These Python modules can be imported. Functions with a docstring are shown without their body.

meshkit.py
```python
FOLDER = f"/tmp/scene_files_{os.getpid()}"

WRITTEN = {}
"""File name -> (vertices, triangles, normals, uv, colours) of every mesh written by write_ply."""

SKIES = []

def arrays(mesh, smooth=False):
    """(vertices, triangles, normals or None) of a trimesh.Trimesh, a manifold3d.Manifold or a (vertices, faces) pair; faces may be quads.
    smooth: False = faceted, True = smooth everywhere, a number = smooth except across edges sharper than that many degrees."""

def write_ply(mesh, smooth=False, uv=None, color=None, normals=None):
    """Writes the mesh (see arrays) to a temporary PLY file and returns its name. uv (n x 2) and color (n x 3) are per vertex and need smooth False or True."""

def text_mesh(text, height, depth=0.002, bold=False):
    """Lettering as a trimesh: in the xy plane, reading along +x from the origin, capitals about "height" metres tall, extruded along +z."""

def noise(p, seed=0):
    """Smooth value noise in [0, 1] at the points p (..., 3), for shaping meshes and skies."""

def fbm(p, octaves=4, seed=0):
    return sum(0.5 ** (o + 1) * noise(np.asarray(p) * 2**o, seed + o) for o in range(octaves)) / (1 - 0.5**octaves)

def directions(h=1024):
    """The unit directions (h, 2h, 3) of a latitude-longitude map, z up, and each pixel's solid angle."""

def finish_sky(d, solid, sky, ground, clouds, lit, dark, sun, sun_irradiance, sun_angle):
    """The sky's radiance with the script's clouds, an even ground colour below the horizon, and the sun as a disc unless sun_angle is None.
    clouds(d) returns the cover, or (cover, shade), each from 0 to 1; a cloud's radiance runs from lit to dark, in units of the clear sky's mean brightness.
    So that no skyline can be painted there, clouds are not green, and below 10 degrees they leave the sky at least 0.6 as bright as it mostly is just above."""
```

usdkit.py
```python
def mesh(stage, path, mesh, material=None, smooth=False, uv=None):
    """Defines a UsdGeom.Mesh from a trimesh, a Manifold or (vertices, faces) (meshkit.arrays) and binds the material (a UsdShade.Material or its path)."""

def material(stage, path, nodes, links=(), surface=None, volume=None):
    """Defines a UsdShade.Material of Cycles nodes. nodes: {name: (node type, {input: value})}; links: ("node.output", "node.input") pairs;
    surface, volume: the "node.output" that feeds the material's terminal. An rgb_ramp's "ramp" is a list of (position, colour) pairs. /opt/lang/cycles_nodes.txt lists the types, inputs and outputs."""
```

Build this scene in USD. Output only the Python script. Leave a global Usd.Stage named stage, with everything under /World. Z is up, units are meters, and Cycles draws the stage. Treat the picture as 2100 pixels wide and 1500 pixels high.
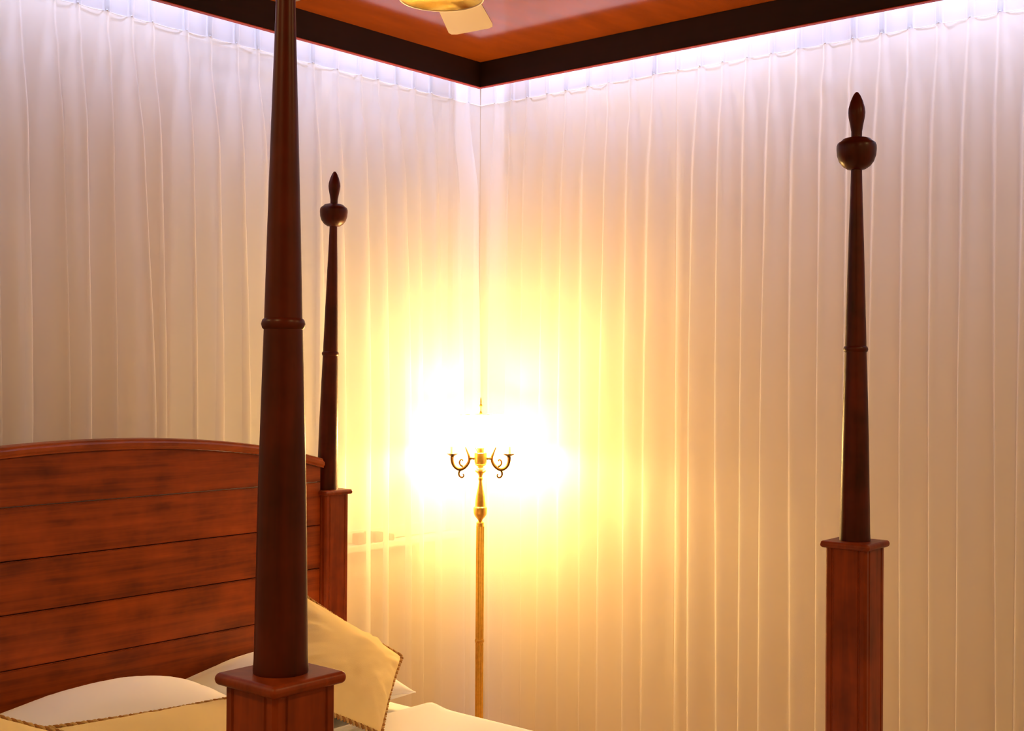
import math, random
import numpy as np
import trimesh
from shapely.geometry import Polygon
import manifold3d as m3
import meshkit, usdkit
from pxr import Usd, UsdGeom, UsdLux, UsdShade, Gf, Sdf

stage = Usd.Stage.CreateInMemory()
UsdGeom.SetStageUpAxis(stage, UsdGeom.Tokens.z)
UsdGeom.SetStageMetersPerUnit(stage, 1.0)
UsdGeom.Xform.Define(stage, '/World')
UsdGeom.Scope.Define(stage, '/World/Looks')

# ------------------------------------------------------------------ camera, lights, exposure
FW = np.array([0.76432893, 0.64479307, 0.00657189])
RT = np.array([0.64476429, -0.76435706, 0.00610673])
UP = np.array([-0.00896085, 0.00043023, 0.99995976])
CAM = np.array([-3.1057, -3.5239, 1.70])
cam = UsdGeom.Camera.Define(stage, '/World/camera')
cam.CreateHorizontalApertureAttr(36.0)
cam.CreateVerticalApertureAttr(36.0 * 1500 / 2100)
cam.CreateFocalLengthAttr(36.0 * 2537.6 / 2100)
cam.CreateClippingRangeAttr(Gf.Vec2f(0.05, 100))
cam.CreateExposureAttr(0.10)
cam.AddTransformOp().Set(Gf.Matrix4d(*RT, 0, *UP, 0, *(-FW), 0, *CAM, 1))

BULB = 1640.0                      # radiance of the lamp bulbs
BULB_COLOR = (1.0, 0.62, 0.20)
COVE = 98.0                       # cool tubes in the curtain pocket
COVE2 = 52.0                     # cool tubes between the curtains and the walls
COVE_COLOR = (0.53, 0.61, 1.0)
ROOM_FILL = 16.0                        # added warm fill from unseen discs under the ceiling
ROOM_FILL_COLOR = (1.0, 0.74, 0.29)


def rect_light(name, origin, xdir, normal, w, h, intensity, color):
    """A RectLight at origin, its width along xdir, shining along normal."""
    l = UsdLux.RectLight.Define(stage, '/World/' + name)
    l.CreateWidthAttr(w); l.CreateHeightAttr(h); l.CreateIntensityAttr(intensity); l.CreateColorAttr(Gf.Vec3f(*color))
    x = np.array(xdir, float); x /= np.linalg.norm(x)
    z = -np.array(normal, float); z /= np.linalg.norm(z)
    y = np.cross(z, x)
    l.AddTransformOp().Set(Gf.Matrix4d(*x, 0, *y, 0, *z, 0, *map(float, origin), 1))


VX, VY, VZ = 0.984, 0.12, 2.967   # front faces and underside of the timber pelmet
CX, CY = 1.164, 0.28              # hanging lines of the two curtains
CEIL = 3.08
# tubes fixed to the back of the pelmet, in the curtain pocket
for i, (x0, x1) in enumerate([(-3.9, -2.75), (-2.65, -1.5), (-1.4, -0.25), (-0.15, 0.95)]):
    rect_light(f'cove_tube_left_{i}', ((x0 + x1) / 2, VY + 0.035, 3.30), (1, 0, 0), (0, 0.10, -1), x1 - x0, 0.03, COVE, COVE_COLOR)
    rect_light(f'cove_tube_left_back_{i}', ((x0 + x1) / 2, CY + 0.13, 3.30), (1, 0, 0), (0, -0.35, -1), x1 - x0, 0.03, COVE2, COVE_COLOR)
for i, (y0, y1) in enumerate([(-3.95, -2.8), (-2.7, -1.55), (-1.4, -0.62), (-0.5, 0.05)]):
    rect_light(f'cove_tube_right_{i}', (VX + 0.035, (y0 + y1) / 2, 3.30), (0, 1, 0), (0.10, 0, -1), y1 - y0, 0.03, COVE * 1.25, COVE_COLOR)
    rect_light(f'cove_tube_right_back_{i}', (CX + 0.13, (y0 + y1) / 2, 3.30), (0, 1, 0), (-0.35, 0, -1), y1 - y0, 0.03, COVE2 * 1.2, COVE_COLOR)
# fill lights added under the ceiling, out of view
FILL_XY = [(-3.4, -0.6), (-3.4, -2.4), (-1.7, -3.9), (-0.1, -3.9)]
for i, (x, y) in enumerate(FILL_XY):
    l = UsdLux.DiskLight.Define(stage, f'/World/fill_disc_{i}')
    l.CreateRadiusAttr(0.07); l.CreateIntensityAttr(ROOM_FILL * 18); l.CreateColorAttr(Gf.Vec3f(*ROOM_FILL_COLOR))
    l.AddTranslateOp().Set(Gf.Vec3d(x, y, CEIL - 0.012))

# ------------------------------------------------------------------ materials
L = '/World/Looks/'


def wood(name, dark, light, scale, rough=0.35, coat=0.25, blotch=0.5, spec=0.3):
    """Varnished timber; scale stretches the grain (small along the grain)."""
    mid = tuple((a + b) / 2 for a, b in zip(dark, light))
    return usdkit.material(stage, L + name, {
        'tc': ('texture_coordinate', {}),
        'mp': ('mapping', {'mapping_type': 'point', 'scale': scale}),
        'n1': ('noise_texture', {'scale': 1.0, 'detail': 5.0, 'roughness': 0.6, 'distortion': 0.4}),
        'n2': ('noise_texture', {'scale': 9.0, 'detail': 3.0, 'roughness': 0.6}),
        'mx': ('mix_float', {'fac': blotch}),
        'rp': ('rgb_ramp', {'ramp': [(0.30, dark), (0.5, mid), (0.70, light)]}),
        'bm': ('bump', {'strength': 0.12, 'distance': 0.002}),
        'p': ('principled_bsdf', {'roughness': rough, 'coat_weight': coat, 'coat_roughness': 0.22, 'specular_ior_level': spec}),
    }, [('tc.object', 'mp.vector'), ('mp.vector', 'n1.vector'), ('tc.object', 'n2.vector'), ('n1.fac', 'mx.a'), ('n2.fac', 'mx.b'),
        ('mx.result', 'rp.fac'), ('rp.color', 'p.base_color'), ('n1.fac', 'bm.height'), ('bm.normal', 'p.normal')], surface='p.BSDF')


M = {}
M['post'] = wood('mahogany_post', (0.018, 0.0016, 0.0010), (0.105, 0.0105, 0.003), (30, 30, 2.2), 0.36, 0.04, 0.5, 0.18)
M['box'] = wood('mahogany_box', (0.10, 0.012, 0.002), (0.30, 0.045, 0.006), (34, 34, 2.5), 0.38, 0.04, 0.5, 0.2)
M['plank'] = wood('teak_plank', (0.10, 0.013, 0.0015), (0.42, 0.072, 0.005), (2.0, 30, 42), 0.38, 0.10, 0.35)
M['plank2'] = wood('teak_plank_pale', (0.12, 0.016, 0.0015), (0.46, 0.080, 0.006), (2.0, 30, 36), 0.38, 0.10, 0.4)
M['rail'] = wood('teak_rail', (0.17, 0.027, 0.004), (0.50, 0.100, 0.010), (2.0, 34, 34), 0.36, 0.15)
M['railY'] = wood('teak_side_rail', (0.12, 0.025, 0.009), (0.28, 0.065, 0.018), (34, 2.0, 34), 0.36, 0.3)
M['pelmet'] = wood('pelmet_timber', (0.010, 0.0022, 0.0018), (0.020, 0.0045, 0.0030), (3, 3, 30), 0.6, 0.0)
M['pelmet_lit_lip'] = wood('lit_lip_timber', (0.28, 0.022, 0.008), (0.38, 0.036, 0.012), (3, 3, 30), 0.5, 0.0)  # red glow of the lit lower edge put into the timber colour
M['ceil'] = usdkit.material(stage, L + 'varnished_ceiling', {
    'g': ('geometry', {}), 'mp': ('mapping', {'mapping_type': 'point', 'scale': (3, 12, 3)}),
    'n': ('noise_texture', {'scale': 1.0, 'detail': 4.0}),
    'rp': ('rgb_ramp', {'ramp': [(0.3, (0.25, 0.050, 0.006)), (0.7, (0.32, 0.066, 0.008))]}),
    'p': ('principled_bsdf', {'roughness': 0.10, 'specular_ior_level': 0.5})},
    [('g.position', 'mp.vector'), ('mp.vector', 'n.vector'), ('n.fac', 'rp.fac'), ('rp.color', 'p.base_color')], surface='p.BSDF')


def cloth(name, color, translucency=0.0, see_through=0.0, weave=900.0, bump=0.15):
    nodes = {'tc': ('texture_coordinate', {}), 'n': ('noise_texture', {'scale': weave, 'detail': 1.0}),
             'n3': ('noise_texture', {'scale': 14.0, 'detail': 3.0}),
             'bm': ('bump', {'strength': bump, 'distance': 0.001}), 'd': ('diffuse_bsdf', {'color': color, 'roughness': 0.3})}
    links = [('tc.object', 'n.vector'), ('n.fac', 'bm.height'), ('bm.normal', 'd.normal')]
    out = 'd.BSDF'
    if translucency:
        nodes['t'] = ('translucent_bsdf', {'color': color}); nodes['m1'] = ('mix_closure', {'fac': translucency})
        links += [('d.BSDF', 'm1.closure1'), ('t.BSDF', 'm1.closure2')]; out = 'm1.closure'
    if see_through:
        nodes['tr'] = ('transparent_bsdf', {'color': (1, 1, 1)}); nodes['m2'] = ('mix_closure', {'fac': see_through})
        links += [(out, 'm2.closure1'), ('tr.BSDF', 'm2.closure2')]; out = 'm2.closure'
    nodes.pop('n3')
    return usdkit.material(stage, L + name, nodes, links, surface=out)


M['sheer'] = cloth('sheer_voile', (0.88, 0.85, 0.80), 0.50, 0.26)
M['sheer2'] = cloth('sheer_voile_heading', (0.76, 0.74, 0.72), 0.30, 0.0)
M['white'] = cloth('white_cotton', (0.90, 0.88, 0.90))
M['cream'] = cloth('cream_cushion_cloth', (0.86, 0.69, 0.36), weave=500.0, bump=0.3)
M['cord_brown'] = cloth('brown_cord', (0.36, 0.17, 0.06), weave=700.0)
M['cord_beige'] = cloth('beige_cord', (0.55, 0.36, 0.16), weave=700.0)
M['shade'] = cloth('lampshade_cloth', (0.97, 0.95, 0.92), 0.60, 0.35)
M['paint'] = usdkit.material(stage, L + 'cream_wall_paint', {'g': ('geometry', {}), 'n': ('noise_texture', {'scale': 60.0}),
    'bm': ('bump', {'strength': 0.1, 'distance': 0.002}), 'p': ('principled_bsdf', {'base_color': (0.72, 0.60, 0.44), 'roughness': 0.7})},
    [('g.position', 'n.vector'), ('n.fac', 'bm.height'), ('bm.normal', 'p.normal')], surface='p.BSDF')
M['white_paint'] = usdkit.material(stage, L + 'white_frame_paint', {'p': ('principled_bsdf', {'base_color': (0.82, 0.78, 0.70), 'roughness': 0.4})}, surface='p.BSDF')
M['grey_metal'] = usdkit.material(stage, L + 'grey_latch_metal', {'p': ('principled_bsdf', {'base_color': (0.10, 0.08, 0.05), 'roughness': 0.4, 'metallic': 0.3})}, surface='p.BSDF')
M['frosted'] = usdkit.material(stage, L + 'frosted_pane', {
    'p': ('principled_bsdf', {'base_color': (0.80, 0.79, 0.76), 'roughness': 0.55}), 't': ('transparent_bsdf', {'color': (0.8, 0.85, 0.9)}),
    'm': ('mix_closure', {'fac': 0.15})}, [('p.BSDF', 'm.closure1'), ('t.BSDF', 'm.closure2')], surface='m.closure')
M['floor'] = wood('floor_timber', (0.50, 0.34, 0.15), (0.66, 0.47, 0.23), (3, 28, 28), 0.4, 0.2)
M['floor2'] = wood('floor_timber_dark', (0.44, 0.29, 0.12), (0.60, 0.42, 0.19), (3, 24, 24), 0.4, 0.2)


def brass(name, color, rough):
    return usdkit.material(stage, L + name, {'tc': ('texture_coordinate', {}), 'n': ('noise_texture', {'scale': 55.0, 'detail': 2.0}),
        'mr': ('map_range', {'from_min': 0.2, 'from_max': 0.8, 'to_min': rough * 0.92, 'to_max': rough * 1.08}),
        'p': ('principled_bsdf', {'base_color': color, 'metallic': 1.0})},
        [('tc.object', 'n.vector'), ('n.fac', 'mr.value'), ('mr.result', 'p.roughness')], surface='p.BSDF')


M['brass'] = brass('antique_brass', (0.66, 0.40, 0.10), 0.30)
M['silhouette_brass'] = brass('backlit_brass', (0.10, 0.045, 0.010), 0.45)  # shade of the arms against the glare put into the brass colour
M['pole_brass'] = brass('pole_brass', (0.80, 0.52, 0.12), 0.34)
M['fan_brass'] = brass('polished_brass', (1.0, 0.80, 0.26), 0.22)
M['fan_rim'] = usdkit.material(stage, L + 'pale_rim', {'p': ('principled_bsdf', {'base_color': (0.85, 0.72, 0.55), 'roughness': 0.3, 'metallic': 0.6})}, surface='p.BSDF')
M['blade'] = usdkit.material(stage, L + 'cream_blade', {'p': ('principled_bsdf', {'base_color': (0.56, 0.44, 0.28), 'roughness': 0.28})}, surface='p.BSDF')
M['candle'] = usdkit.material(stage, L + 'ivory_sleeve', {'p': ('principled_bsdf', {'base_color': (0.85, 0.75, 0.45), 'roughness': 0.45})}, surface='p.BSDF')
M['bulb'] = usdkit.material(stage, L + 'glowing_bulb', {'e': ('emission', {'color': BULB_COLOR, 'strength': BULB})}, surface='e.emission')
M['fill_disc'] = usdkit.material(stage, L + 'fill_ring', {'p': ('principled_bsdf', {'base_color': (0.7, 0.65, 0.55), 'roughness': 0.3, 'metallic': 0.5})}, surface='p.BSDF')  # metal for the rings around the added fill lights

# ------------------------------------------------------------------ helpers
used = {}


def numbered(parent, name):
    k = (str(parent), name)
    n = used.get(k, 0); used[k] = n + 1
    return name if n == 0 else f'{name}_{n:03d}'


def tag(prim, label=None, category=None, group=None, kind=None):
    for k, v in (('label', label), ('category', category), ('group', group), ('kind', kind)):
        if v:
            prim.SetCustomDataByKey(k, v)
    return prim


def thing(name, label, category, group=None, loc=(0, 0, 0)):
    x = UsdGeom.Xform.Define(stage, '/World/' + numbered('/World', name))
    x.AddTranslateOp().Set(Gf.Vec3d(*map(float, loc)))
    return tag(x.GetPrim(), label, category, group)


def group_part(parent, name, label=None):
    """A part that has sub-parts of its own but no surface itself."""
    p = parent.GetPath()
    x = UsdGeom.Xform.Define(stage, p.AppendChild(numbered(p, name)))
    return tag(x.GetPrim(), label)


def obj(name, mesh, material, parent=None, smooth=35, label=None):
    p = parent.GetPath() if parent is not None else Sdf.Path('/World')
    path = p.AppendChild(numbered(p, name))
    return tag(usdkit.mesh(stage, str(path), mesh, M[material], smooth=smooth).GetPrim(), label)


def struct(name, mesh, material, parent=None, smooth=False):
    o = obj(name, mesh, material, parent, smooth)
    return o if parent is not None else tag(o, kind='structure')


def box(x0, x1, y0, y1, z0, z1):
    b = trimesh.creation.box((x1 - x0, y1 - y0, z1 - z0)); b.apply_translation(((x0 + x1) / 2, (y0 + y1) / 2, (z0 + z1) / 2))
    return b


def rbox(x0, x1, y0, y1, z0, z1, r=0.004, n=8):
    """A box with rounded edges."""
    s = m3.Manifold.sphere(r, n)
    pts = [s.translate((x, y, z)) for x in (x0 + r, x1 - r) for y in (y0 + r, y1 - r) for z in (z0 + r, z1 - r)]
    return m3.Manifold.batch_hull(pts)


def as_tri(m):
    v, f, _ = meshkit.arrays(m)
    return trimesh.Trimesh(v, f, process=False)


def cat(ms):
    return trimesh.util.concatenate([as_tri(m) if not isinstance(m, trimesh.Trimesh) else m for m in ms])


def lathe(profile, n=40, flute=0, depth=0.0, at=(0, 0, 0)):
    """Closed solid of revolution of (radius, z) points, bottom to top."""
    pr = [(0.0, profile[0][1])] + list(profile) + [(0.0, profile[-1][1])] if profile[0][0] > 1e-6 else list(profile)
    if pr[-1][0] > 1e-6:
        pr.append((0.0, pr[-1][1]))
    a = np.arange(n) / n * 2 * np.pi
    v = []; rows = []
    for r, z in pr:
        if r < 1e-6:
            rows.append([len(v)] * n); v.append((0, 0, z))
        else:
            rr = r - (depth * (0.5 + 0.5 * np.cos(flute * a)) if flute else 0) * np.ones(n)
            rows.append(list(range(len(v), len(v) + n)))
            v += [(q * math.cos(t), q * math.sin(t), z) for q, t in zip(rr, a)]
    f = []
    for A, B in zip(rows[:-1], rows[1:]):
        for i in range(n):
            j = (i + 1) % n
            if A[i] != A[j]:
                f.append((A[i], A[j], B[j] if B[i] != B[j] else B[i]))
            if B[i] != B[j]:
                f.append((A[i], B[j], B[i]))
    return trimesh.Trimesh(np.array(v) + np.array(at), f, process=False)


def spline(pts, n):
    from scipy.interpolate import CubicSpline
    pts = np.array(pts, float)
    d = np.r_[0, np.cumsum(np.linalg.norm(np.diff(pts, axis=0), axis=1) ** 0.7)]
    return CubicSpline(d, pts)(np.linspace(0, d[-1], n))


def tube(pts, radii, n=10, closed=False):
    pts = np.asarray(pts, float); m = len(pts)
    radii = np.broadcast_to(radii, (m,))
    t = np.roll(pts, -1, 0) - np.roll(pts, 1, 0) if closed else np.gradient(pts, axis=0)
    t /= np.linalg.norm(t, axis=1, keepdims=True) + 1e-12
    ref = np.array([0.31, 0.22, 0.93]) if abs(t[0][2]) < 0.8 else np.array([0.9, 0.35, 0.1])
    u = np.cross(t[0], ref); u /= np.linalg.norm(u)
    v = []
    a = np.arange(n) / n * 2 * np.pi
    for p, d, r in zip(pts, t, radii):
        u = u - d * (u @ d); u /= np.linalg.norm(u); w = np.cross(d, u)
        v += [p + r * (math.cos(k) * u + math.sin(k) * w) for k in a]
    f = []
    for i in range(m if closed else m - 1):
        j = (i + 1) % m
        for k in range(n):
            l = (k + 1) % n
            f += [(i * n + k, i * n + l, j * n + l), (i * n + k, j * n + l, j * n + k)]
    if not closed:
        c0, c1 = len(v), len(v) + 1
        v += [pts[0], pts[-1]]
        for k in range(n):
            l = (k + 1) % n
            f += [(c0, l, k), (c1, (m - 1) * n + k, (m - 1) * n + l)]
    return trimesh.Trimesh(np.array(v), f, process=False)


# ------------------------------------------------------------------ setting
X0, X1, Y0, Y1 = -4.3, 1.42, -4.7, 0.50      # inner faces of the walls
T = 0.15
TOP = 3.36                                   # top of the curtain pocket
struct('floor', box(X0 - T, X1 + T, Y0 - T, Y1 + T, -0.12, -0.018), 'paint')
flo = stage.GetPrimAtPath('/World/floor')
rng = random.Random(5)
yb, k = Y0, 0
while yb < Y1 - 0.01:                        # floor boards, hidden below the frame
    ye = min(yb + 0.145, Y1)
    struct('plank', box(X0, X1, yb + 0.001, ye - 0.001, -0.018, 0.0), 'floor' if rng.random() < 0.6 else 'floor2', flo)
    yb = ye
struct('ceiling', cat([box(X0 - T, VX + 0.02, Y0 - T, VY + 0.02, CEIL, TOP + 0.1),
                       box(X0 - T, X1 + T, VY + 0.02, Y1 + T, TOP, TOP + 0.1),
                       box(VX + 0.02, X1 + T, Y0 - T, VY + 0.02, TOP, TOP + 0.1)]), 'ceil')
cl = stage.GetPrimAtPath('/World/ceiling')
for x, y in FILL_XY:                            # rings dressing the added fill lights
    a_ = trimesh.creation.annulus(.072, .092, .010); a_.apply_translation((x, y, CEIL - .006))
    struct('fill_ring', a_, 'fill_disc', cl, 30)
struct('wall_right', box(X1, X1 + T, Y0 - T, Y1 + T, 0, TOP), 'paint')
struct('wall_back', box(X0 - T, X1, Y0 - T, Y0, 0, TOP), 'paint')
struct('wall_front', box(X0 - T, X0, Y0, Y1 + T, 0, TOP), 'paint')
# left wall with a window opening behind the curtain
WX0, WX1, WZ0, WZ1 = -0.35, 1.22, 0.95, 3.05
struct('wall_left', cat([box(X0, WX0, Y1, Y1 + T, 0, TOP), box(WX1, X1, Y1, Y1 + T, 0, TOP),
                         box(WX0, WX1, Y1, Y1 + T, 0, WZ0), box(WX0, WX1, Y1, Y1 + T, WZ1, TOP)]), 'paint')
win = struct('window_1', cat([box(WX0, WX1, Y1 + 0.03, Y1 + 0.09, WZ0, WZ0 + 0.05), box(WX0, WX1, Y1 + 0.03, Y1 + 0.09, WZ1 - 0.05, WZ1),
                              box(WX0, WX0 + 0.05, Y1 + 0.03, Y1 + 0.09, WZ0 + 0.05, WZ1 - 0.05), box(WX1 - 0.05, WX1, Y1 + 0.03, Y1 + 0.09, WZ0 + 0.05, WZ1 - 0.05),
                              box(0.42, 0.48, Y1 + 0.03, Y1 + 0.09, WZ0 + 0.05, WZ1 - 0.05)]), 'white_paint')
struct('pane', box(WX0 + 0.05, 0.42, Y1 + 0.055, Y1 + 0.065, WZ0 + 0.05, WZ1 - 0.05), 'frosted', win)
struct('pane', box(0.48, WX1 - 0.05, Y1 + 0.055, Y1 + 0.065, WZ0 + 0.05, WZ1 - 0.05), 'frosted', win)
struct('window_sill', rbox(WX0 - 0.04, WX1 + 0.02, Y1 - 0.055, Y1 + 0.03, WZ0 - 0.03, WZ0, 0.006), 'white_paint', win)
for lx, w, h in ((0.505, 0.035, 0.03), (0.60, 0.05, 0.05), (0.655, 0.022, 0.055), (0.705, 0.05, 0.045), (0.79, 0.018, 0.03)):
    struct('latch', rbox(lx - w / 2, lx + w / 2, Y1 - 0.05, Y1 - 0.01, WZ0, WZ0 + h, 0.006), 'grey_metal', win)
# the timber pelmet that hides the curtain heads
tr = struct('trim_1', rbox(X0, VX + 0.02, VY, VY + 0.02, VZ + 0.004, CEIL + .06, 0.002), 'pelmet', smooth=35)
struct('lit_lip', rbox(X0, VX + 0.02, VY - 0.001, VY + 0.022, VZ, VZ + 0.004, 0.0018), 'pelmet_lit_lip', tr, smooth=35)  # thin strip coloured as the light-caught edge of the board
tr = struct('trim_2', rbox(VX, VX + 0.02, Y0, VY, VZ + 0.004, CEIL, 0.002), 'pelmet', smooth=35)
struct('lit_lip', rbox(VX - 0.001, VX + 0.022, Y0, VY - 0.001, VZ, VZ + 0.004, 0.0018), 'pelmet_lit_lip', tr, smooth=35)
struct('trim_3', rbox(X0, CX + 0.01, CY - 0.012, CY + 0.012, 3.06, TOP, 0.003), 'white_paint')
struct('trim_4', rbox(CX - 0.012, CX + 0.012, Y0, CY - 0.02, 3.06, TOP, 0.003), 'white_paint')

# ------------------------------------------------------------------ curtains
HEAD = 2.937


def curtain(name, label, pleats, s0, s1, place, seed, side, fold=1.0):
    """A pinch-pleated sheer. pleats: places along the rail; place(s, depth, z) -> world; depth is towards the room;
    side: the way the folds lean along the rail."""
    rg = np.random.default_rng(seed)
    pleats = np.array(sorted(pleats)); n = len(pleats)
    gap = np.diff(pleats).mean()
    wide = rg.uniform(0.75, 1.3, n); deep = rg.uniform(0.8, 1.2, n)
    drift = rg.uniform(-0.02, 0.02, n); sway = rg.uniform(-0.006, 0.006, n); phase = rg.uniform(0, 6.28, n)
    lean = side * rg.uniform(0.75, 1.1, n)
    step = 0.0042
    s = np.arange(s0, s1 + step / 2, step); s = np.linspace(s0, s1, len(s))

    def surface(zs, head):
        pts = np.zeros((len(zs), len(s), 3))
        for a, z in enumerate(zs):
            down = np.clip((HEAD - z) / 2.9, 0, 1)
            if head:
                d = np.zeros_like(s)
                for p in pleats:
                    x = s - p
                    for o in (-0.008, 0.0, 0.008):
                        d = np.maximum(d, 0.0075 * np.exp(-((x - o) / 0.0026) ** 2))
                d += 0.003 * np.sin(s * 40 + seed) * (z - HEAD) / 0.1
                pts[a] = place(s, d, z)
            else:
                q = np.clip((HEAD - z) / 0.45, 0, 1); q = q * q * (3 - 2 * q)
                q2 = np.clip((HEAD - z) / 1.5, 0, 1); q2 = q2 * q2 * (3 - 2 * q2)
                d = np.zeros_like(s); shift = np.zeros_like(s)
                for i, p in enumerate(pleats):
                    c = p + drift[i] * down + sway[i] * math.sin(3.2 * down + phase[i]) * q
                    w = (0.0075 + 0.0155 * q * wide[i]) * (gap / 0.11)
                    h = (0.009 + 0.015 * fold * q * deep[i])
                    x = (s - c) / w
                    x = np.where(x * side < 0, x / 2.3, x)      # gentle on one flank, steep on the other
                    g = np.exp(-np.abs(x) ** 2.4)
                    d = np.maximum(d, h * g) + 0.25 * np.minimum(d, h * g)
                    shift += 0.022 * (1.8 if fold > 1.5 else 1.0) * q2 * lean[i] * g * deep[i]
                v = np.stack([s * 5.5, np.full_like(s, z * 0.55), np.full_like(s, seed * 3.1)], -1)
                d += (meshkit.fbm(v, 3, seed) - 0.5) * 0.012 * q
                v2 = np.stack([s * 30, np.full_like(s, z * 3.5), np.full_like(s, seed * 1.7)], -1)
                d += (meshkit.noise(v2, seed) - 0.5) * 0.0022 * q
                # the crumpled cloth just under the heading tape
                soft = np.exp(-((HEAD - 0.13 - z) / 0.12) ** 2)
                v3 = np.stack([s * 16, np.full_like(s, z * 9), np.full_like(s, seed)], -1)
                d += (meshkit.fbm(v3, 2, seed + 7) - 0.5) * 0.024 * soft
                fade = np.clip(np.minimum(s - s0, s1 - s) / 0.05, 0, 1)
                pts[a] = place(s + shift * fade, d * fade, z)
        return pts

    def grid(p):
        r, c = p.shape[:2]
        i = np.arange(r * c).reshape(r, c)
        f = np.stack([i[:-1, :-1], i[1:, :-1], i[1:, 1:], i[:-1, 1:]], -1).reshape(-1, 4)
        return (p.reshape(-1, 3), f)

    t = thing(name, label, 'curtain')
    zs = np.r_[np.linspace(HEAD, HEAD - 0.5, 26), np.linspace(HEAD - 0.56, 0.02, 40)]
    obj('drape', grid(surface(zs, False)), 'sheer', t, smooth=True)
    obj('heading', grid(surface(np.linspace(3.055, HEAD - 0.002, 8), True)), 'sheer2', t, smooth=True)
    # stitched hem line of the heading tape, dipping between the pleats
    e = surface([HEAD], True)[0]
    dip = np.zeros_like(s)
    for a, b in zip(pleats[:-1], pleats[1:]):
        k = (s > a) & (s < b)
        dip[k] = -0.004 * np.sin(np.pi * (s[k] - a) / (b - a)) ** 0.8
    pp = place(s, np.interp(s, s, np.zeros_like(s)) + 0.0035, HEAD) + np.stack([0 * s, 0 * s, dip], -1)
    obj('seam', tube(pp[::3], 0.0016, 6), 'sheer', t, smooth=True)
    for p in pleats:
        c = place(np.array([p]), np.array([0.007]), HEAD + 0.002)[0]
        obj('pleat_tack', as_tri(m3.Manifold.sphere(0.004, 10).scale((1, 1, 0.7)).translate(tuple(map(float, c)))), 'sheer2', t, smooth=True)
    return t


def left_place(s, d, z):
    return np.stack([s, CY - d, np.full_like(s, z)], -1)


def right_place(s, d, z):                    # s runs from the corner towards the camera
    return np.stack([CX - d, CY - s, np.full_like(s, z)], -1)


LP = [-1.088, -.966, -.878, -.768, -.673, -.589, -.446, -.344, -.223, -.122, .015, .152, .28, .41, .508, .622, .726, .833, .965, 1.079]
LP = [-1.088 - 0.113 * k for k in range(22, 0, -1)] + LP
curtain('sheer_curtain', 'white sheer pinch-pleated curtain hanging behind the wooden headboard', LP, -3.75, CX, left_place, 3, 1, 2.5)
RP = [.185, .085, -.006, -.121, -.224, -.343, -.454, -.567, -.683]
RP2 = [-.80, -.901, -1.006, -1.115, -1.22, -1.333, -1.443, -1.553, -1.663, -1.768, -1.872, -1.981, -2.083, -2.18] + [-2.18 - .108 * k for k in range(1, 16)]
curtain('sheer_curtain', 'white sheer curtain right of the corner, directly behind the brass floor lamp', [CY - y for y in RP], 0.004, CY + .788, right_place, 11, -1, 0.75)
curtain('sheer_curtain', 'white sheer curtain behind the right bed post, running to the right edge', [CY - y for y in RP2], CY + .790, CY + 3.85, right_place, 23, -1, 0.95)

# ------------------------------------------------------------------ bed
BW, BL = 1.9376, 2.10                        # post to post
CAP = 1.70 - 0.4377
bed = thing('four_poster_bed', 'dark wooden four-poster bed with tall tapered posts and planked headboard', 'bed', loc=(0, 0, 0))


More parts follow.
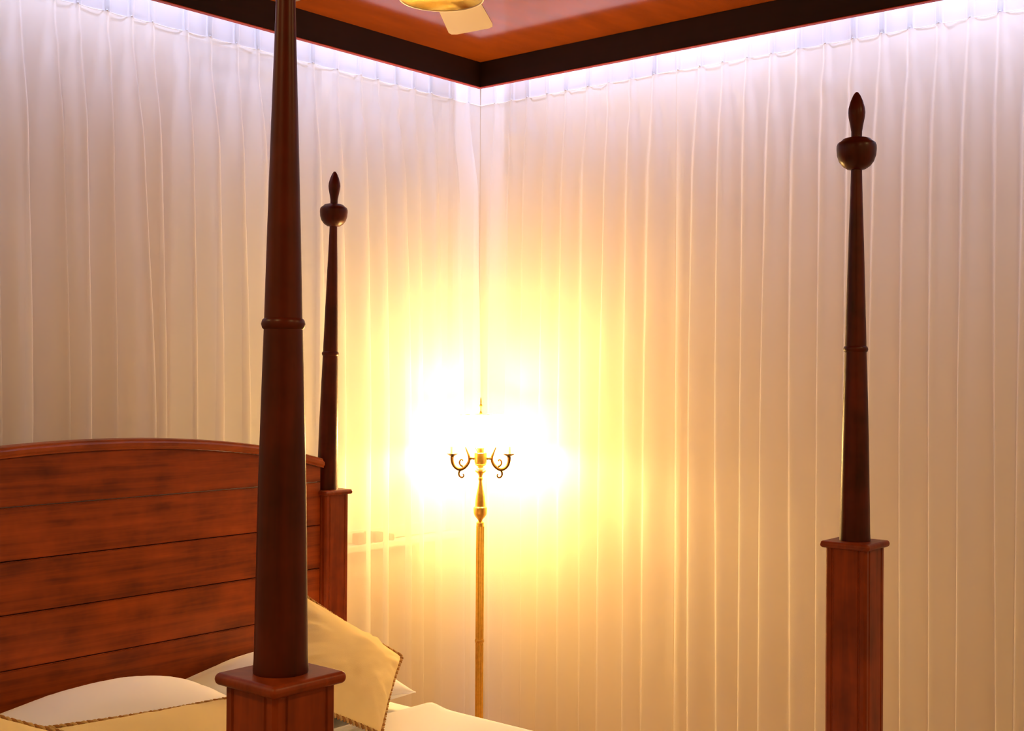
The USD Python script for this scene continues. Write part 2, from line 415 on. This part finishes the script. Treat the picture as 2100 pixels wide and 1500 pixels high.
def post(x, y, lean=0.0):
    t = group_part(bed, 'bed_post')
    h = 0.0575
    # square lower box: chamfered corners with a shallow groove beside each arris
    q = [(-h, -h + .006), (-h + .006, -h), (-h + .017, -h), (-h + .019, -h + .0025), (-h + .022, -h + .0025), (-h + .024, -h)]
    ring = []
    for kx in range(4):
        c, s_ = [(1, 0), (0, 1), (-1, 0), (0, -1)][kx]
        side = q[1:] + [(-a, b) for a, b in reversed(q[1:])]
        ring += [(a * c - b * s_, a * s_ + b * c) for a, b in side]
    b = trimesh.creation.extrude_polygon(Polygon(ring), CAP - 0.018, engine='earcut'); b.apply_translation((x, y, 0))
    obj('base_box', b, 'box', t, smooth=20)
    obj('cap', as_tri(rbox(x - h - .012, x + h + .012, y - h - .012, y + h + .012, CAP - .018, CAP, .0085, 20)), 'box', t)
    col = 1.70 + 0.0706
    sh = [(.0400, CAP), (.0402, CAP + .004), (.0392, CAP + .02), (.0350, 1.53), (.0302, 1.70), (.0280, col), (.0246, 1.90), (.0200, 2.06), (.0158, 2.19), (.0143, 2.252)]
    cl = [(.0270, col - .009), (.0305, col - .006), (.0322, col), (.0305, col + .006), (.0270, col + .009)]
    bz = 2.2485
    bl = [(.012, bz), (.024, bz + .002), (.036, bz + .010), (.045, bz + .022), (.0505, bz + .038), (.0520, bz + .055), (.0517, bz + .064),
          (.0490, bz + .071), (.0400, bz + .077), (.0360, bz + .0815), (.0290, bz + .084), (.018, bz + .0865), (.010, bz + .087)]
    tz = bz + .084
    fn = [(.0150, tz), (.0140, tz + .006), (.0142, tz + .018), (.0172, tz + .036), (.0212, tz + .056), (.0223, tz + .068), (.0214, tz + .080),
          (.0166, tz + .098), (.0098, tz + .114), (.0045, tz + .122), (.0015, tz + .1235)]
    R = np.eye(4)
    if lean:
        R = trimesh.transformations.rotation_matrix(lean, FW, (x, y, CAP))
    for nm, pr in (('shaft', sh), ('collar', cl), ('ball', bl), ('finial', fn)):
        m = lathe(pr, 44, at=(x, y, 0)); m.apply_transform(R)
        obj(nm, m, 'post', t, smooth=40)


post(0, 0, 0.017)
post(0, -BL)
post(-BW, -BL)
post(-BW, 0)

hb = group_part(bed, 'headboard')
hx0, hx1, xc = -BW + .0575, -.0575, -BW / 2


def arch(x):
    d = np.abs(np.asarray(x) - xc)
    return 1.452 - .10 * d ** 2 - .03 * d ** 4


def ccw(pl):
    from shapely.geometry.polygon import orient
    return np.array(orient(pl, 1.0).exterior.coords)[:-1]


def plank_poly(x0, x1, z0, z1f, y0, y1, c=0.003):
    xs = np.linspace(x0, x1, 25)
    pl = Polygon([(x0, z0), (x1, z0)] + [(x, float(z1f(x))) for x in xs[::-1]])
    inner = pl.buffer(-c).simplify(1e-5)
    mm = m3.Manifold.extrude(m3.CrossSection([ccw(pl)]), y1 - y0 - c)
    face = m3.Manifold.extrude(m3.CrossSection([ccw(inner)]), y1 - y0)
    k = as_tri(mm + face)
    v = k.vertices.copy()
    k.vertices = np.stack([v[:, 0], y1 - v[:, 2], v[:, 1]], -1)   # z of the extrusion runs towards the room (-y)
    k.fix_normals()
    return k


J = [0.49, 0.652, 0.812, 0.976, 1.135, 1.295]
for i in range(len(J) - 1):
    obj('plank', plank_poly(hx0, hx1, J[i] + .0015, lambda x, z=J[i + 1] - .0015: z, -.030, .0), 'plank' if i % 2 else 'plank2', hb, smooth=20)
obj('plank', plank_poly(hx0, hx1, J[-1] + .0015, lambda x: arch(x) - .001, -.030, .0), 'plank', hb, smooth=20)
xs = np.linspace(hx0, hx1, 60)
prof = [(-.046, .004), (-.052, .010), (-.052, .020), (-.046, .024), (-.043, .027), (-.043, .031), (-.036, .034), (.010, .034), (.014, .030), (.014, .0)]
vv, ff = [], []
prof = [(-.046, .0)] + prof
n = len(prof)
for x in xs:
    vv += [(x, a, float(arch(x)) + b) for a, b in prof]
for i in range(len(xs) - 1):
    for k in range(n):
        l = (k + 1) % n
        ff.append((i * n + k, i * n + l, (i + 1) * n + l, (i + 1) * n + k))
rl = trimesh.Trimesh(*meshkit.arrays((vv, ff))[:2], process=False)
ends = Polygon(prof)
cap_v, cap_f = trimesh.creation.triangulate_polygon(ends, engine='earcut')
for x, flip in ((hx0, 1), (hx1, 0)):
    w = np.c_[np.full(len(cap_v), x), cap_v[:, 0], cap_v[:, 1] + float(arch(x))]
    rl = trimesh.util.concatenate([rl, trimesh.Trimesh(w, cap_f[:, ::-1] if flip else cap_f, process=False)])
obj('top_rail', rl, 'rail', hb, smooth=25)
obj('back_panel', box(hx0, hx1, .001, .012, .50, 1.29), 'rail', hb, smooth=False)
for x in (-BW, 0):
    obj('side_rail', as_tri(rbox(x - .016, x + .016, -BL + .058, -.058, .30, .50, .006)), 'railY', bed)
fb = group_part(bed, 'footboard')
for i, (a, b) in enumerate([(.28, .40), (.40, .52), (.52, .64)]):
    obj('plank', plank_poly(hx0, hx1, a + .0015, lambda x, z=b - .0015: z, -BL - .012, -BL + .014), 'plank' if i % 2 else 'plank2', fb, smooth=20)
obj('top_rail', as_tri(rbox(hx0, hx1, -BL - .025, -BL + .025, .64, .67, .008)), 'rail', fb)
obj('slat_base', box(-BW + .017, -.017, -BL + .06, -.06, .30, .33), 'railY', bed, smooth=False)

# ------------------------------------------------------------------ bedding


def soft_slab(x0, x1, y0, y1, z0, z1, r, seed, amp):
    """A mattress or folded sheet: rounded slab with slight unevenness."""
    m = rbox(x0, x1, y0, y1, z0, z1, r, 24).refine_to_length(0.05)
    t = as_tri(m)
    v = t.vertices
    d = (meshkit.fbm(v * np.array([3.1, 3.1, 1.0]), 3, seed) - .5) * amp
    up = np.clip((v[:, 2] - z0) / (z1 - z0), 0, 1)
    v = v + np.stack([0 * d, 0 * d, d * up], -1)
    t.vertices = v
    return t


mt = thing('mattress', 'thick white mattress with a fitted white sheet inside the bed frame', 'mattress')
obj('body', soft_slab(-BW + .075, -.055, -BL + .07, -.06, .33, .56, .045, 2, .004), 'white', mt, smooth=True)
SX1 = -.045
sh = thing('bed_sheet', 'smooth white top sheet spread over the mattress beside the pillows', 'sheet')


def sheet_mesh():
    """A cover over the top of the mattress, hanging a little over its sides; the turned-back end lies near the pillows."""
    nx, ny = 90, 90
    w = np.linspace(-1, 1, nx); l = np.linspace(0, 1, ny)
    half = (SX1 + BW - .065) / 2; cx = (SX1 - BW + .065) / 2
    drop = .20; total = half + drop
    rows_ = []
    for t in l:
        y = -.62 - t * (BL - .70)
        for k in w:
            a = abs(k) * total; sg = math.copysign(1, k)
            rr = .045
            if a < half - rr:
                x, z = sg * a, 0.0
            elif a < half - rr + rr * math.pi / 2:
                q = (a - half + rr) / rr
                x, z = sg * (half - rr + rr * math.sin(q)), -(rr - rr * math.cos(q))
            else:
                x, z = sg * half, -rr - (a - half + rr - rr * math.pi / 2)
            nz = (meshkit.fbm(np.array([x * 2.2, y * 2.2, 5.0]), 3, 9) - .5) * .012
            roll = .012 * math.exp(-(t / .035) ** 2)
            rows_.append((cx + x + sg * abs(nz) * (1 if z < -rr else 0), y, .578 + z + nz * (z == 0) + roll))
    v = np.array(rows_).reshape(ny, nx, 3)
    lower = v - np.array([0, 0, .012])
    lower[:, :, 0] -= np.sign(v[:, :, 0] - cx) * .006 * (np.abs(v[:, :, 0] - cx) > half - .01)
    i = np.arange(nx * ny).reshape(ny, nx); o = nx * ny
    f = np.stack([i[:-1, :-1], i[1:, :-1], i[1:, 1:], i[:-1, 1:]], -1).reshape(-1, 4)
    edge = np.r_[i[0, :], i[1:, -1], i[-1, -2::-1], i[-2:0:-1, 0]]
    e2 = np.roll(edge, -1)
    side = np.stack([edge, e2, e2 + o, edge + o], -1)
    m = trimesh.Trimesh(*meshkit.arrays((np.vstack([v.reshape(-1, 3), lower.reshape(-1, 3)]), np.vstack([f, f[:, ::-1] + o, side])))[:2], process=False)
    m.fix_normals()
    return m


obj('cover', sheet_mesh(), 'white', sh, smooth=50)


def pillow_geo(corners, thick, seed, n=44, pinch=.05, wrinkle=.010, sag=(0, 0), power=.62):
    """corners: four world points around the pillow; returns mesh and border points."""
    c = np.array(corners, float)
    nrm = np.cross(c[1] - c[0], c[3] - c[0]); nrm /= np.linalg.norm(nrm)
    u = np.sin(np.linspace(-1, 1, n) * np.pi / 2)
    U, V = np.meshgrid(u, u, indexing='ij')
    PU = U * (1 - pinch * (1 - V ** 2) ** 1.0); PV = V * (1 - pinch * (1 - U ** 2))
    a, b = (PU + 1) / 2, (PV + 1) / 2
    base = ((1 - a) * (1 - b))[..., None] * c[0] + (a * (1 - b))[..., None] * c[1] + (a * b)[..., None] * c[2] + ((1 - a) * b)[..., None] * c[3]
    t = ((1 - U ** 2) * (1 - V ** 2)) ** power
    edge = 1 - np.maximum(np.abs(U), np.abs(V))
    ang = np.arctan2(V, U)
    w = meshkit.noise(np.stack([np.cos(ang) * 11, np.sin(ang) * 11, np.full_like(U, seed * 2.3)], -1), seed) - .5
    w2 = meshkit.fbm(np.stack([U * 2.4, V * 2.4, np.full_like(U, seed * 1.1)], -1), 3, seed + 3) - .5
    wr = w * wrinkle * 2.2 * np.clip(edge * 6, 0, 1) * np.exp(-(edge / .30) ** 2) + w2 * wrinkle * 2.0 * t
    top = base + nrm * (thick / 2 * t + wr)[..., None]
    bot = base - nrm * (thick * .30 * t)[..., None]
    i = np.arange(n * n).reshape(n, n)
    v = list(top.reshape(-1, 3)); m2 = i.copy()
    for p in range(n):
        for q in range(n):
            if 0 < p < n - 1 and 0 < q < n - 1:
                m2[p, q] = len(v); v.append(bot[p, q])
    f1 = np.stack([i[:-1, :-1], i[1:, :-1], i[1:, 1:], i[:-1, 1:]], -1).reshape(-1, 4)
    f2 = np.stack([m2[:-1, :-1], m2[:-1, 1:], m2[1:, 1:], m2[1:, :-1]], -1).reshape(-1, 4)
    tt = trimesh.Trimesh(*meshkit.arrays((np.array(v), np.vstack([f1, f2])))[:2], process=False)
    border = np.vstack([top[:, 0], top[-1, 1:], top[-2::-1, -1], top[0, -2:0:-1]])
    return tt, border, nrm


def cord(border, r, turns_per_m, phase, rr):
    b = np.vstack([border, border[:1]])
    d = np.r_[0, np.cumsum(np.linalg.norm(np.diff(b, axis=0), axis=1))]
    m = int(d[-1] / .006)
    x = np.linspace(0, d[-1], m, endpoint=False)
    p = np.stack([np.interp(x, d, b[:, k]) for k in range(3)], -1)
    t = np.roll(p, -1, 0) - np.roll(p, 1, 0); t /= np.linalg.norm(t, axis=1, keepdims=True)
    cen = p.mean(0); o = p - cen; o -= t * (o * t).sum(1, keepdims=True); o /= np.linalg.norm(o, axis=1, keepdims=True)
    w = np.cross(t, o)
    turns = round(d[-1] * turns_per_m)
    a = x / d[-1] * 2 * np.pi * turns + phase
    return tube(p + o * r * .6 + r * (np.cos(a)[:, None] * o + np.sin(a)[:, None] * w), rr, 6, closed=True)


def cushion(name, label, category, corners, thick, seed, mat, corded, **kw):
    t = thing(name, label, category, group=None)
    m, b, _ = pillow_geo(corners, thick, seed, **kw)
    obj('cover', m, mat, t, smooth=True)
    if corded:
        obj('piping', cord(b, .0042, 34, 0, .0042), 'cord_brown', t, smooth=True, label='brown strand of the twisted cord piping')
        obj('piping', cord(b, .0042, 34, math.pi, .0042), 'cord_beige', t, smooth=True, label='beige strand of the twisted cord piping')
    else:
        obj('seam', tube(np.vstack([b, b[:1]])[::2], .0022, 6), mat, t, smooth=True)
    return t


# white pillows lying on the mattress against the headboard
cushion('pillow', 'white pillow against the headboard, largest one left of the front post', 'pillow',
        [(-1.50, -.58, .650), (-.735, -.60, .665), (-.72, -.12, .690), (-1.50, -.10, .680)], .255, 4, 'white', False, wrinkle=.007)
cushion('pillow', 'white pillow whose pointed corner peeks out right of the big cream cushion', 'pillow',
        [(-.70, -.60, .665), (-.085, -.555, .612), (-.10, -.07, .655), (-.70, -.07, .680)], .25, 6, 'white', False, wrinkle=.008, power=.52)
# cream cushions with twisted cord piping leaning on the pillows
cushion('cushion', 'cream cushion right of the front post with brown corded corner', 'cushion',
        [(-.90, -.83, .80), (-.475, -.79, .60), (-.09, -.49, .724), (-.545, -.50, 1.00)], .16, 8, 'cream', True, wrinkle=.015)
cushion('cushion', 'cream cushion at the bottom edge with brown corded top edge left of the post', 'cushion',
        [(-1.48, -1.02, .615), (-.98, -1.0, .610), (-.86, -.70, .785), (-1.525, -.70, .822)], .15, 12, 'cream', True, wrinkle=.012)
cushion('cushion', 'cream cushion cut off by the lower left corner of the picture', 'cushion',
        [(-1.90, -1.14, .62), (-1.60, -1.16, .61), (-1.545, -.83, .84), (-1.87, -.80, 1.00)], .14, 15, 'cream', True, wrinkle=.015)

# ------------------------------------------------------------------ floor lamp
LX, LY = 0.8438, -0.02
LS = 1.0057                                  # size of the lamp; its foot is dropped to meet the floor
FOOT = 1.70 * (1 / LS - 1)
lamp = thing('floor_lamp', 'brass candelabra floor lamp glowing in the curtained corner', 'floor lamp', loc=(LX, LY, 1.70 * (1 - LS)))
UsdGeom.Xformable(lamp).AddScaleOp().Set(Gf.Vec3f(LS, LS, LS))
obj('base', lathe([(.135, 0), (.140, .006), (.138, .014), (.110, .024), (.075, .036), (.045, .055), (.030, .080), (.024, .11), (.026, .13), (.0185, .14), (.0175, .16)], 48, at=(0, 0, -FOOT)), 'brass', lamp)
obj('pole', lathe([(.0172, .15 - FOOT), (.0172, .555), (.0172, 1.056)], 72, 12, .0026), 'pole_brass', lamp, smooth=50)
obj('ring', lathe([(.0175, .560), (.0195, .563), (.0195, .571), (.0175, .574)], 32), 'brass', lamp)
U = .000454
vase = [(.0175, 1.052), (.0165, 1.056), (.0160, 1.060), (.0165, 1.0665), (.0150, 1.069), (.0085, 1.0744), (.0100, 1.080), (.0190, 1.0903), (.0255, 1.100), (.0280, 1.1085),
        (.0290, 1.125), (.0285, 1.1315), (.0255, 1.1340), (.0222, 1.1365), (.0220, 1.150), (.0205, 1.165), (.0185, 1.180), (.0130, 1.205), (.0085, 1.230), (.0066, 1.2446),
        (.0090, 1.2490), (.0100, 1.2537), (.0088, 1.2575), (.0070, 1.260), (.0085, 1.268), (.0120, 1.275), (.0230, 1.2845), (.0245, 1.2868), (.0225, 1.2890), (.0120, 1.2910)]
obj('stem', lathe(vase, 40), 'brass', lamp, smooth=30)
obj('bobeche', lathe([(.012, 1.2905), (.0190, 1.2925), (.0190, 1.2990), (.012, 1.3010)], 32), 'candle', lamp, label='pale ring between stem and bowl')
obj('bowl', lathe([(.0100, 1.3005), (.0130, 1.306), (.0210, 1.3105), (.0238, 1.3150), (.0232, 1.3165), (.0258, 1.3230), (.0268, 1.335), (.0262, 1.3627), (.0240, 1.3640), (.0200, 1.3560)], 40), 'brass', lamp, smooth=30)
AX = RT * np.array([1, 1, 0]); AX /= np.linalg.norm(AX)


def P2(zx, zy, off=0.0):
    """Lamp-local point from the drawn outline of an arm (units of .454 mm)."""
    return AX * ((zx - 935) * U) + np.array([0, 0, 1.399 - (zy - 600) * U])


for sg in (1, -1):
    arm = group_part(lamp, 'arm')

    def A(pts, sg=sg):
        out = []
        for zx, zy in pts:
            p = P2(zx, zy)
            out.append(np.array([p[0] * sg, p[1] * sg, p[2]]))
        return out
    main = spline(A([(1084, 600), (1070, 640), (1052, 685), (1040, 730), (1048, 770), (1075, 808), (1120, 834), (1165, 820), (1192, 785), (1201, 745), (1202, 718)]), 60)
    rad = np.interp(np.linspace(0, 1, 60), [0, .25, .5, .8, 1], [.0020, .0052, .0066, .0066, .0072])
    obj('scroll', tube(main, rad, 12), 'silhouette_brass', arm, smooth=True)
    obj('bracket', tube(A([(985, 733), (1010, 731), (1036, 731)]), [.0054, .0044, .0060], 10), 'silhouette_brass', arm, smooth=True)
    sp = [(1098, 806), (1118, 796), (1131, 775), (1126, 752), (1112, 742), (1103, 748), (1106, 756)]
    obj('curl', tube(spline(A(sp), 36), np.linspace(.0044, .0026, 36), 8), 'silhouette_brass', arm, smooth=True)
    sp = [(1116, 830), (1130, 850), (1137, 875), (1128, 900), (1108, 909), (1093, 900), (1092, 884), (1102, 880)]
    obj('curl', tube(spline(A(sp), 40), np.linspace(.0046, .0026, 40), 8), 'silhouette_brass', arm, smooth=True)
    cp = A([(1199, 700)])[0]
    obj('drip_pan', lathe([(.0060, -.012), (.0075, -.006), (.0150, -.001), (.0232, .0035), (.0240, .0058), (.0120, .0050)], 32, at=cp), 'silhouette_brass', arm)
    obj('candle_sleeve', lathe([(.0085, .004), (.0085, .046), (.0075, .048)], 24, at=cp), 'candle', arm, label='ivory candle sleeve')
    obj('bulb', lathe([(.0060, .047), (.0120, .060), (.0150, .076), (.0135, .092), (.0070, .108), (.0015, .118)], 20, at=cp), 'bulb', arm, label='glowing candle bulb')
obj('bulb', lathe([(.010, 1.385), (.012, 1.400), (.024, 1.425), (.028, 1.445), (.022, 1.466), (.006, 1.474)], 24), 'bulb', lamp, label='glowing bulb under the shade')
obj('socket', lathe([(.012, 1.356), (.014, 1.360), (.014, 1.384), (.010, 1.386)], 24), 'brass', lamp)
# white cloth shade: outer and inner wall, with a brass spider and finial
so = [(.205, 1.399), (.207, 1.402), (.118, 1.522), (.116, 1.525)]
n = 64
a = np.arange(n) / n * 2 * np.pi
v = np.array([(r * math.cos(t), r * math.sin(t), z) for r, z in so for t in a])
i = np.arange(len(so) * n).reshape(len(so), n); j = np.roll(i, -1, 1)
shade = obj('shade', (v, np.stack([i[:-1], j[:-1], j[1:], i[1:]], -1).reshape(-1, 4)), 'shade', lamp, smooth=True, label='white cloth shade burning bright around the bulbs')
for k in range(3):
    t = k * 2 * math.pi / 3 + .4
    obj('spider', tube([(0, 0, 1.528), (.117 * math.cos(t), .117 * math.sin(t), 1.523)], .0016, 6), 'brass', lamp, smooth=True)
for sg in (1, -1):
    hp = spline([(sg * .010, 0, 1.36), (sg * .038, 0, 1.40), (sg * .040, 0, 1.46), (sg * .022, 0, 1.512), (0, 0, 1.527)], 30)
    obj('harp', tube(hp, .0014, 6), 'brass', lamp, smooth=True)
obj('finial', lathe([(.0050, 1.526), (.0062, 1.531), (.0050, 1.536), (.0022, 1.542), (.0028, 1.556), (.0060, 1.561), (.0062, 1.566), (.0030, 1.571), (.0034, 1.582), (.0026, 1.592), (.0008, 1.600)], 20), 'brass', lamp)

# ------------------------------------------------------------------ ceiling fan
FX, FY = -.654, -1.195
fan = thing('ceiling_fan', 'ceiling fan with polished brass dish and cream blade at the top edge', 'ceiling fan', loc=(FX, FY, 0))
obj('canopy', lathe([(.014, 3.00), (.040, 3.005), (.060, 3.03), (.066, 3.06), (.066, CEIL)], 40), 'fan_brass', fan)
obj('downrod', lathe([(.011, 2.88), (.011, 3.01)], 20), 'fan_brass', fan)
obj('motor_housing', lathe([(.090, 2.775), (.100, 2.782), (.105, 2.80), (.105, 2.835), (.098, 2.855), (.070, 2.872), (.030, 2.885), (.014, 2.895)], 48), 'fan_brass', fan)
obj('dish', lathe([(.0, 2.752), (.030, 2.7505), (.060, 2.746), (.085, 2.739), (.104, 2.7295), (.110, 2.7245), (.1135, 2.726), (.112, 2.735), (.104, 2.752), (.095, 2.765), (.090, 2.776)], 72), 'fan_brass', fan, smooth=30)
ra = np.arange(72) / 72 * 2 * np.pi
obj('rim', tube(np.stack([.1145 * np.cos(ra), .1145 * np.sin(ra), np.full(72, 2.7245)], -1), .0028, 8, closed=True), 'fan_rim', fan, smooth=True, label='pale rim of the dish')
for k in range(4):
    ang = math.radians(34.0) + k * math.pi / 2
    bl = group_part(fan, 'blade')
    out = [(.17, -.052), (.20, -.060), (.56, -.072), (.590, -.068), (.600, -.055), (.602, .050), (.592, .066), (.57, .072), (.20, .060), (.17, .052)]
    m = as_tri(m3.Manifold.extrude(m3.CrossSection([np.array(out)]), .006).refine_to_length(.05))
    m.apply_transform(trimesh.transformations.rotation_matrix(math.radians(-9), (1, 0, 0)))
    m.apply_transform(trimesh.transformations.rotation_matrix(ang, (0, 0, 1)))
    m.apply_translation((0, 0, 2.800))
    obj('paddle', m, 'blade', bl, smooth=30)
    ar = as_tri(rbox(.095, .235, -.016, .016, -.007, -.001, .0025))
    ar.apply_transform(trimesh.transformations.rotation_matrix(math.radians(-9), (1, 0, 0)))
    ar.apply_transform(trimesh.transformations.rotation_matrix(ang, (0, 0, 1)))
    ar.apply_translation((0, 0, 2.800))
    obj('blade_iron', ar, 'fan_brass', bl)
